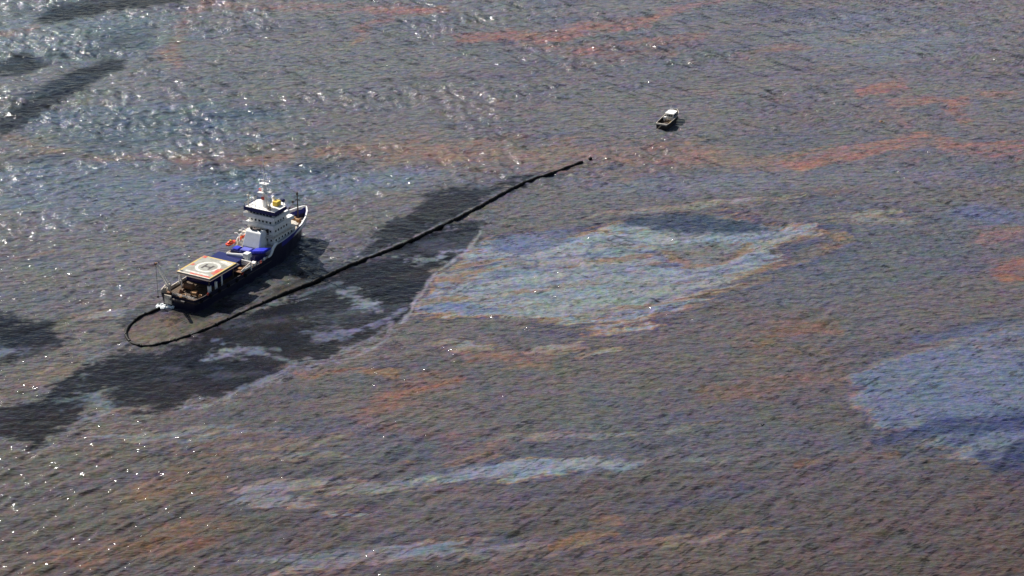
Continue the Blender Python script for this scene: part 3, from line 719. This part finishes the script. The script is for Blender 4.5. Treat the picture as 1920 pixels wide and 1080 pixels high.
for i, (lx, ly) in enumerate(((9.4, -6.4), (9.4, 5.4), (23.2, -6.4), (23.2, 5.4), (16.6, -6.4), (16.6, 5.4))):
    obj('support_leg', lambda bm: [tube(bm, [(lx, ly, 3.6), (lx, ly, HZ - .45)], .28, 8)], 'white' if i in (1, 4) else 'steel', heli)
obj('underframe', lambda bm: [box(bm, HX0 + .4, HX1 - .4, y - .15, y + .15, HZ - 1.1, HZ - .46) for y in (-6.4, -2.6, 1.6, 5.4)], 'steel', heli)
obj('access_ladder', lambda bm: [tube(bm, [(9.6, 6.6, 4.7), (10.2, 6.4, 9.8)], .22, 6), tube(bm, [(9.0, 6.2, 4.7), (9.8, 6.0, 9.8)], .14, 6)] + [tube(bm, [(9.6 + .1 * k, 6.6, 5.2 + k * .8), (9.1 + .12 * k, 6.1, 5.2 + k * .8)], .08, 4) for k in range(6)], 'white', heli)
obj('corner_lamp', lambda bm: [tube(bm, [(10.0, 6.5, 9.6), (10.0, 6.5, 10.8)], .12, 5), ball(bm, (10.0, 6.5, 11.0), .4)], 'white', heli)
# deckhouse in the shade beneath the helideck
obj('lower_house', lambda bm: box(bm, 14.5, 34, -4.0, 7.2, 3.6, 7.4), 'band', ship, bevel=.1)

# stern gear
cr = obj('stern_crane', lambda bm: [tube(bm, [(3.4, 6.2, 3.6), (3.4, 6.2, 6.6)], [.55, .45], 8), box(bm, 2.8, 4.0, 5.6, 6.9, 5.9, 6.8)], 'cream', ship)
def lattice(bm):
    a = Vector((3.4, 6.2, 6.2)); b = Vector((-1.6, 7.0, 16.2)); u = Vector((0.0, .62, 0)); v = Vector((.52, 0, .16))
    for s, t in ((1, 1), (1, -1), (-1, 1), (-1, -1)):
        tube(bm, [a + u * s + v * t, b + (u * s + v * t) * .45], .17, 5)
    tube(bm, [a, b], [.34, .16], 6)
    n = 11
    for i in range(n):
        p = a.lerp(b, i / n); q = a.lerp(b, (i + 1) / n); k0 = 1 - .65 * i / n; k1 = 1 - .65 * (i + 1) / n
        for s in (1, -1):
            tube(bm, [p + (u * s + v) * k0, q + (u * s - v) * k1], .1, 4)
            tube(bm, [p + (u + v * s) * k0, q + (-u + v * s) * k1], .1, 4)
obj('crane_jib', lattice, 'white', cr)
obj('jib_head', lambda bm: box(bm, -2.2, -1.4, 6.6, 7.4, 15.9, 16.5), 'brown', cr)
obj('hoist_wire', lambda bm: tube(bm, [(-1.9, 7.0, 15.9), (-1.8, 7.0, 4.2)], .07, 5), 'steel', cr)
obj('hoist_block', lambda bm: box(bm, -2.1, -1.6, 6.7, 7.3, 3.6, 4.3), 'steel', cr)
obj('stern_gate', lambda bm: [box(bm, .2, 3.2, 6.9, 7.4, 3.6, 5.6), tube(bm, [(.3, 7.0, 5.6), (3.2, 7.4, 6.3)], .3, 6)], 'cream', ship, bevel=.05)
obj('stern_fender', lambda bm: box(bm, -.35, .1, 2.6, 5.6, 1.2, 4.5), 'cream', ship, bevel=.1)

# foremast and windlass
fm = obj('foremast', lambda bm: [tube(bm, [(73, 0, 6.7), (73, 0, 11), (73, 0, 16.0)], [.34, .26, .12], 8), box(bm, 72.9, 73.1, -1.2, 1.2, 13.4, 13.6)], 'steel', ship)
obj('mast_lamp', lambda bm: box(bm, 72.7, 73.2, -.3, .3, 14.9, 15.8), 'steel', fm)
obj('shackle', lambda bm: [box(bm, 71.2, 71.6, .7, 1.3, 12.6, 13.4), tube(bm, [(72.8, .2, 13.6), (69.2, 2.0, 10.5)], .05, 4), box(bm, 70.0, 70.4, 1.4, 1.9, 11.0, 11.5)], 'steel', fm)
wd = obj('windlass', lambda bm: [tube(bm, [(70.4, -2.2, 7.6), (70.4, 2.2, 7.6)], .7, 12), box(bm, 69.6, 71.2, -.5, .5, 6.7, 8.4), box(bm, 69.7, 71.1, -2.6, -2.2, 6.7, 8.3), box(bm, 69.7, 71.1, 2.2, 2.6, 6.7, 8.3)], 'amber', ship, bevel=.05)
obj('bollard', lambda bm: [tube(bm, [(67.4, y, 6.7), (67.4, y, 7.5)], .25, 8) for y in (-3.4, -4.2)], 'steel', ship)
obj('bollard', lambda bm: [tube(bm, [(67.4, y, 6.7), (67.4, y, 7.5)], .25, 8) for y in (3.4, 4.2)], 'steel', ship)
obj('foredeck_hatch', lambda bm: box(bm, 65.8, 67.6, -1.2, 1.2, 6.7, 7.3), 'fdeck', ship, bevel=.08)
obj('wave_breaker', lambda bm: [box(bm, 68.3, 68.45, -3.6, 3.6, 6.7, 7.7)], 'cream', ship)

# clutter of the working ship
obj('deck_pipe', lambda bm: [tube(bm, [(26, 6.9, 4.3), (36, 6.9, 4.3), (38, 6.5, 4.3)], .16, 5), tube(bm, [(26, 6.5, 4.1), (35.5, 6.4, 4.1)], .12, 5)], 'cream', ship)
obj('railing', lambda bm: rail(bm, [(.3, -6.8), (.3, 2.4)], 4.7, .9), 'white', ship)
obj('railing', lambda bm: rail(bm, [(24.5, 7.9), (44, 7.9)], 4.7, .9), 'cream', ship)
obj('railing', lambda bm: rail(bm, [(33, -7.9), (43, -7.9)], 4.7, .9), 'white', ship)
obj('railing', lambda bm: rail(bm, [(52, 1.6), (52, -1.6), (54.2, -1.6), (54.2, 1.6)], 21.65, .9), 'white', mast)
obj('stay_wire', lambda bm: tube(bm, [(53, 0, 30), (48.8, 6.4, 17.3)], .05, 4), 'steel', ship)
obj('stay_wire', lambda bm: tube(bm, [(53, 0, 30), (48.8, -6.4, 17.3)], .05, 4), 'steel', ship)
obj('stay_wire', lambda bm: tube(bm, [(53.2, 0, 29), (72.6, 0, 15.6)], .05, 4), 'steel', ship)
obj('mushroom_vent', lambda bm: [tube(bm, [(63.6, -4.2, 6.8), (63.6, -4.2, 8.0)], .3, 8), tube(bm, [(63.6, -4.2, 8.0), (63.6, -4.2, 8.3)], .6, 8)], 'white', ship)
obj('mushroom_vent', lambda bm: [tube(bm, [(66.2, 3.2, 6.8), (66.2, 3.2, 7.8)], .3, 8), tube(bm, [(66.2, 3.2, 7.8), (66.2, 3.2, 8.1)], .6, 8)], 'white', ship)
obj('valve_box', lambda bm: [box(bm, 34.4, 35.6, -7.4, -6.6, 3.6, 5.4)], 'cream', ship, bevel=.05)
obj('valve_box', lambda bm: [box(bm, 40.2, 41.0, -7.7, -7.3, 3.6, 5.6)], 'white', ship, bevel=.05)
for k_, (x_, m_) in enumerate(((6.2, 'orange'), (26.4, 'orange'), (37.5, 'orange'))):
    obj('lifebuoy', lambda bm: tube(bm, [(x_ + .45 * math.cos(t), -8.05, 5.0 + .45 * math.sin(t)) for t in [i * math.pi / 5 for i in range(11)]], .12, 5), m_, ship)
for x_ in (3, 8, 13, 18, 23, 28):
    tw = obj('tyre_fender', lambda bm: tube(bm, [(x_ + .55 * math.cos(t), -(interp(x_, 1) + .22), 3.6 + .55 * math.sin(t)) for t in [i * math.pi / 6 for i in range(13)]], .2, 6), 'black', ship)
for o in list(ship.children):      # the bridge tower stands tall
    if o.type == 'MESH':
        xs = [v.co.x for v in o.data.vertices]; zs = [v.co.z for v in o.data.vertices]
        if min(xs) > 47.3 and min(zs) > 6.69:
            o.scale.z = 1.2; o.location.z = -6.7 * .2
# ---- things carried by the ship
def ship_thing(name, label, cat, x, y, z, rz=0, group=None):
    return thing(name, label, cat, at(x, y, z), HEAD + rz, group)
# rescue boat in its davit and life raft
rb = ship_thing('rescue_boat', 'small orange rescue boat hanging outboard on the port side of the ship', 'rescue boat', 43.0, 8.7, 6.6)
def rboat(bm):
    rows = []
    for x, b, d in ((-2.4, .55, .5), (-1.8, .95, .85), (0, 1.1, 1.0), (1.5, .9, .9), (2.3, .45, .6), (2.7, .05, .2)):
        rows.append([bm.verts.new((x, b * math.sin(t), .55 - d * math.cos(t))) for t in np.linspace(-math.pi / 2, math.pi / 2, 7)])
    for a, c in zip(rows, rows[1:]):
        for k in range(6): bm.faces.new((a[k], a[k + 1], c[k + 1], c[k]))
    bm.faces.new(rows[0]); bm.faces.new([r[0] for r in rows] + [r[-1] for r in rows[::-1]])
obj('hull', rboat, 'orange', rb, smooth=False)
obj('canopy', lambda bm: ball(bm, (-.2, 0, .6), 1, .75, 1.7, .85), 'orange', rb, smooth=True)
obj('console', lambda bm: box(bm, -.5, .2, -.3, .3, 1.2, 1.55), 'yellow', rb)
dv = ship_thing('davit', 'white boat davit with two arms beside the orange rescue boat', 'davit', 46.0, 6.9, 6.7)
obj('arm', lambda bm: tube(bm, [(0, 0, 0), (0, .2, 2.4), (-.1, .9, 3.3), (-.4, 1.8, 3.1)], .26, 6), 'white', dv)
obj('arm', lambda bm: tube(bm, [(2.6, 0, 0), (2.6, .2, 2.4), (2.5, .9, 3.3), (2.3, 1.8, 3.1)], .26, 6), 'white', dv)
obj('winch', lambda bm: tube(bm, [(.4, -.5, .5), (1.9, -.5, .5)], .45, 10), 'white', dv)
obj('cross_bar', lambda bm: tube(bm, [(0, .25, 2.5), (2.6, .25, 2.5)], .2, 6), 'white', dv)
def raft(x, y, z, label, rz=0):
    t = ship_thing('life_raft_canister', label, 'life raft', x, y, z, rz)
    obj('canister', lambda bm: tube(bm, [(-.95, 0, .75), (-.8, 0, .75), (.8, 0, .75), (.95, 0, .75)], [.4, .62, .62, .4], 12), 'orange', t, smooth=False)
    obj('cradle', lambda bm: [box(bm, -.7, -.5, -.6, .6, 0, .3), box(bm, .5, .7, -.6, .6, 0, .3)], 'steel', t)
    obj('strap', lambda bm: tube(bm, [(-.06, 0, .75), (.06, 0, .75)], .65, 12), 'yellow', t)
raft(46.9, 7.1, 6.9, 'orange red life raft drum inside the white boat davit')
raft(49.0, 7.1, 6.9, 'orange red life raft drum just forward of the white boat davit')

def reel(x, y, z, r, wd_, label, m='brown', rz=0):
    t = ship_thing('hose_reel', label, 'hose reel', x, y, z, rz)
    obj('drum', lambda bm: tube(bm, [(0, -wd_, r + .3), (0, wd_, r + .3)], r * .78, 16), m, t)
    for s in (-1, 1): obj('flange', lambda bm: tube(bm, [(0, s * wd_, r + .3), (0, s * (wd_ + .12), r + .3)], r, 16), 'brown', t)
    for s in (-1, 1): obj('foot', lambda bm: prism(bm, [(-r * .9, s * (wd_ + .2)), (r * .9, s * (wd_ + .2)), (r * .9, s * (wd_ + .35)), (-r * .9, s * (wd_ + .35))], 0, .5), 'steel', t)
reel(8.0, 1.2, 3.68, 1.25, 1.5, 'large brown boom reel on the stern deck behind the helideck', 'brown')
reel(4.6, -3.4, 3.68, .8, .9, 'smaller reel of tan hose near the starboard stern corner', 'amber', .3)
def coil(x, y, z, r, label, m='amber'):
    def f(bm):
        for k in range(4):
            rr = r * (1 - .1 * k); n = 22
            tube(bm, [(rr * math.cos(a) * (1 + .05 * math.sin(3 * a + k)), rr * math.sin(a), .14 + .2 * k) for a in [2 * math.pi * i / n for i in range(n + 1)]], .15, 5)
    o = obj('rope_coil', f, m); o.location = at(x, y, z); o.rotation_euler.z = HEAD; tag(o, label, 'rope coil')
coil(2.6, -.4, 3.68, 1.15, 'coil of tan hose on the open stern deck nearest the transom')
coil(5.3, 2.7, 3.68, .9, 'small brown rope coil beside the large boom reel', 'brown')
coil(5.0, -5.6, 3.68, .8, 'tan rope coil against the starboard bulwark at the stern')
def crate(x, y, z, sx, sy, sz, m, label, rz=0):
    t = ship_thing('deck_crate', label, 'crate', x, y, z, rz)
    obj('box', lambda bm: box(bm, -sx / 2, sx / 2, -sy / 2, sy / 2, .08, sz), m, t, bevel=.04)
    obj('lid', lambda bm: box(bm, -sx / 2 - .06, sx / 2 + .06, -sy / 2 - .06, sy / 2 + .06, sz, sz + .1), m, t)
crate(1.6, 4.9, 3.68, 1.3, 1.2, 1.1, 'brown', 'rusty brown locker by the foot of the stern crane', .2)
crate(6.9, -2.0, 3.68, 1.5, 1.1, .8, 'amber', 'ochre box in the middle of the stern deck', -.25)
crate(36.4, -5.6, 3.6, 1.6, 1.3, 1.3, 'white', 'white box by the starboard rail aft of the blue hatches')
crate(36.8, -2.2, 3.6, 1.2, 1.2, 1.8, 'white', 'tall white box between the folded crane and the blue hatches')
crate(34.9, 5.4, 7.4 if False else 3.6, 1.4, 1.6, 1.2, 'fdeck', 'beige box by the port rail amidships')
crate(39.4, 6.7, 3.6, 2.0, 1.0, 1.0, 'cream', 'long cream box on the port side by the blue hatches')
crate(9.4, -6.4, 3.68, 1.1, .9, 2.6, 'white', 'tall white cabinet under the starboard edge of the helideck')
crate(12.8, -6.7, 3.68, .7, .7, 3.0, 'white', 'slim white cabinet by a helideck leg on the starboard side')

# people on deck: tiny, a few pixels at most, none readable in the photograph - none built

# ------------------------------------------------------------------ containment boom
BP = [(298, 580), (285, 585), (268, 591), (253, 600), (242, 611), (236, 624), (240, 636), (252, 645), (270, 649), (300, 645), (350, 632), (400, 613), (450, 590), (500, 566), (540, 548), (590, 528), (640, 506), (700, 482), (760, 456), (830, 425), (880, 399), (930, 370), (985, 343), (1040, 325), (1092, 305)]
P = [Vector((*ground(a, b), 0.12)) for a, b in BP]
def catmull(P, n=10):
    out = []
    for i in range(len(P) - 1):
        p0, p1, p2, p3 = P[max(i - 1, 0)], P[i], P[i + 1], P[min(i + 2, len(P) - 1)]
        for k in range(n):
            t = k / n
            out.append(.5 * ((2 * p1) + (p2 - p0) * t + (2 * p0 - 5 * p1 + 4 * p2 - p3) * t * t + (3 * p1 - p0 - 3 * p2 + p3) * t ** 3))
    out.append(P[-1]); return out
path = catmull(P)
cum = [0]
for a, b in zip(path, path[1:]): cum.append(cum[-1] + (b - a).length)
TOT = cum[-1]
def along(s):
    s = min(max(s, 0), TOT - 1e-4)
    i = int(np.searchsorted(cum, s, side='right')) - 1; i = min(i, len(path) - 2)
    t = (s - cum[i]) / max(cum[i + 1] - cum[i], 1e-6); return path[i].lerp(path[i + 1], t)
boom = thing('containment_boom', 'long black floating boom curving round the stern and running up towards the small boat', 'boom')
nsec = 46; sl = TOT / nsec
random.seed(5)
for k in range(nsec):
    def f(bm):
        pts = []; rr = []
        for j in range(9):
            s = (k + j / 8) * sl; p = along(s).copy()
            nx = along(s + .5) - along(s - .5); nrm = Vector((-nx.y, nx.x, 0)).normalized()
            p += nrm * .35 * math.sin(s * .11 + .7 * math.sin(s * .043)) ; p.z = .22 + .12 * math.sin(s * .8)
            pts.append(p); rr.append(.66 * (.62 if j in (0, 8) else 1) * (0.74 if s < 90 else 1.05) + random.uniform(-.05, .05))
        tube(bm, pts, rr, 8)
    obj('float_section', f, 'boom', boom, smooth=True)
for k in range(nsec + 1):
    def f(bm):
        p = along(k * sl); q = along(k * sl + .3); d = (q - p).normalized() if (q - p).length > 0 else Vector((1, 0, 0))
        s = k * sl; nrm = Vector((-d.y, d.x, 0)); p = p + nrm * .35 * math.sin(s * .11 + .7 * math.sin(s * .043))
        tube(bm, [p - d * .25 + Vector((0, 0, .2)), p + d * .25 + Vector((0, 0, .2))], .52, 8)
    obj('joint', f, 'black', boom)

by = thing('marker_buoy', 'small dark buoy floating just past the far end of the boom', 'buoy', (*ground(1107, 299), 0))
obj('float', lambda bm: ball(bm, (0, 0, .35), .85, .8), 'boom', by, smooth=True)
obj('lifting_eye', lambda bm: tube(bm, [(0, 0, .9), (0, 0, 1.3)], .12, 6), 'steel', by)

# froth where gear meets the water at the stern
def froth(bm):
    r = random.Random(2)
    for i in range(70):
        a = r.uniform(-3.0, 3.0); b = r.gauss(0, .75) * (1 - abs(a) / 4)
        ball(bm, (a, b * 1.5, r.uniform(-.1, .3)), r.uniform(.25, .65), .6, 1, 1, 6, 4)
fo = obj('foam', froth, 'foam', None, smooth=True); fo.location = (*ground(309, 576), .1); fo.rotation_euler.z = -.15; fo['kind'] = 'stuff'
fo['label'] = 'white froth on the water under the stern'; fo['category'] = 'foam'

# ------------------------------------------------------------------ the small boat
BX, BY = ground(1240, 243)
bh_ang = math.atan2(.90, .42)
boat = thing('workboat', 'small dark hulled workboat with white wheelhouse, alone beyond the far end of the boom', 'boat', (BX, BY, 0), bh_ang)
boat.scale = (.80, .80, .88)
BS = [(0, 3.0, 2.7, 0), (3, 3.3, 3.1, 3), (10, 3.4, 3.1, 10), (15, 3.2, 2.5, 14.6), (18.5, 2.3, 1.4, 17.6), (20.6, 1.0, .5, 19.3), (21.4, .1, .05, 19.8)]
def bz(x): return 2.7 + 1.3 * (x / 21.4) ** 2.2
def bhull(bm):
    rows = []
    for x, b, wl, xw in BS:
        r = []
        for s in (1, -1):
            r.append([bm.verts.new((xw + (x - xw) * t, s * (wl + (b - wl) * t), z)) for t, z in ((0, -1.0), (.0, 0), (.5, bz(x) * .5), (1, bz(x)))])
        rows.append(r)
    for a, c in zip(rows, rows[1:]):
        for s in (0, 1):
            for k in range(3): bm.faces.new((a[s][k], c[s][k], c[s][k + 1], a[s][k + 1]))
    for k in range(3): bm.faces.new((rows[0][0][k], rows[0][1][k], rows[0][1][k + 1], rows[0][0][k + 1])); bm.faces.new((rows[-1][0][k], rows[-1][1][k], rows[-1][1][k + 1], rows[-1][0][k + 1]))
obj('hull', bhull, 'bhull', boat)
obj('deck', lambda bm: prism(bm, [(x, b - .1) for x, b, *_ in BS] + [(x, -b + .1) for x, b, *_ in BS[::-1]], 1.0, 1.2), 'deck', boat)
def gun(s):
    def f(bm):
        tube(bm, [(x, s * b, bz(x) + .03) for x, b, *_ in BS], .17, 6)
    return f
obj('gunwale', gun(1), 'cream', boat); obj('gunwale', gun(-1), 'cream', boat)
obj('stern_rail', lambda bm: box(bm, -.1, .45, -3.0, 3.0, 2.2, 2.95), 'cream', boat, bevel=.05)
whb = obj('wheelhouse', lambda bm: prism(bm, [(11.4, -2.1), (15.8, -2.1), (16.6, -1.4), (16.6, 1.4), (15.8, 2.1), (11.4, 2.1)], 1.2, 4.6), 'white', boat, bevel=.08)
obj('roof', lambda bm: prism(bm, [(10.9, -2.4), (16.2, -2.4), (17.1, -1.6), (17.1, 1.6), (16.2, 2.4), (10.9, 2.4)], 4.6, 4.8), 'white', whb)
wf = obj('window', lambda bm: box(bm, -.03, .03, -.5, .5, -.4, .4), 'glass', whb); wf.location = (11.37, -1.2, 3.6)
for y in (0, 1.2): shared('window', wf, whb, (11.37, y, 3.6))
for x in (12.3, 13.6, 14.9):
    for s in (1, -1): shared('window', wf, whb, (x, s * 2.13, 3.6), math.pi / 2)
obj('mast', lambda bm: [tube(bm, [(13.5, 0, 4.8), (13.5, 0, 8.2)], [.16, .08], 6), box(bm, 13.4, 13.6, -.9, .9, 6.6, 6.75)], 'white', boat)
obj('cabin_trunk', lambda bm: box(bm, 16.7, 18.6, -1.2, 1.2, 1.2, 2.9), 'white', boat, bevel=.15)
obj('towing_post', lambda bm: [tube(bm, [(7.6, -.8, 1.2), (7.6, -.8, 2.9)], .22, 8), tube(bm, [(7.6, .8, 1.2), (7.6, .8, 2.9)], .22, 8), tube(bm, [(7.6, -1.3, 2.5), (7.6, 1.3, 2.5)], .18, 8)], 'steel', boat)
obj('engine_hatch', lambda bm: box(bm, 2.4, 5.4, -2.2, .9, 1.2, 1.75), 'steel', boat, bevel=.06)
obj('side_locker', lambda bm: box(bm, 3.0, 10.0, -3.0, -2.3, 1.2, 2.2), 'yellow', boat, bevel=.06)
obj('life_ring', lambda bm: box(bm, 9.2, 10.6, 1.2, 2.6, 1.2, 3.3), 'white', boat, bevel=.1).name = 'deck_box'
c, s = math.cos(bh_ang), math.sin(bh_ang)
# tow line from the far end of the boom
e0 = P[-1]
def tow(bm):
    a = Vector((BX - .2 * c, BY - .2 * s, 2.0)); b = Vector((e0.x, e0.y, .25)); pts = []
    for i in range(21):
        t = i / 20; p = a.lerp(b, t); p.z = max(-.25, 2.0 * (1 - t * 4) ** 3 if t < .25 else -.25) if 0 < i < 20 else p.z
        pts.append(p)
    tube(bm, pts, .06, 5)
tag(obj('tow_line', tow, 'rope'), 'thin rope from the small workboat down into the water towards the boom', 'rope')

# drifting clumps
def clump(px, py, r, label, m='brown'):
    def f(bm):
        q = random.Random(int(px))
        for i in range(5): ball(bm, (q.uniform(-1, 1) * r, q.uniform(-1, 1) * r * 1.2, .05), r * q.uniform(.35, .7), .4, 1, 1, 7, 5)
    o = obj('floating_debris', f, m, smooth=True); o.location = (*ground(px, py), 0); tag(o, label, 'debris')
clump(1654, 229, 1.0, 'reddish brown clump drifting right of the small workboat among orange streaks')
clump(1428, 799, .9, 'dark clump drifting on open brown water left of the blue slick', 'bhull')
clump(1862, 217, .6, 'small dark speck floating near the upper right edge', 'bhull')
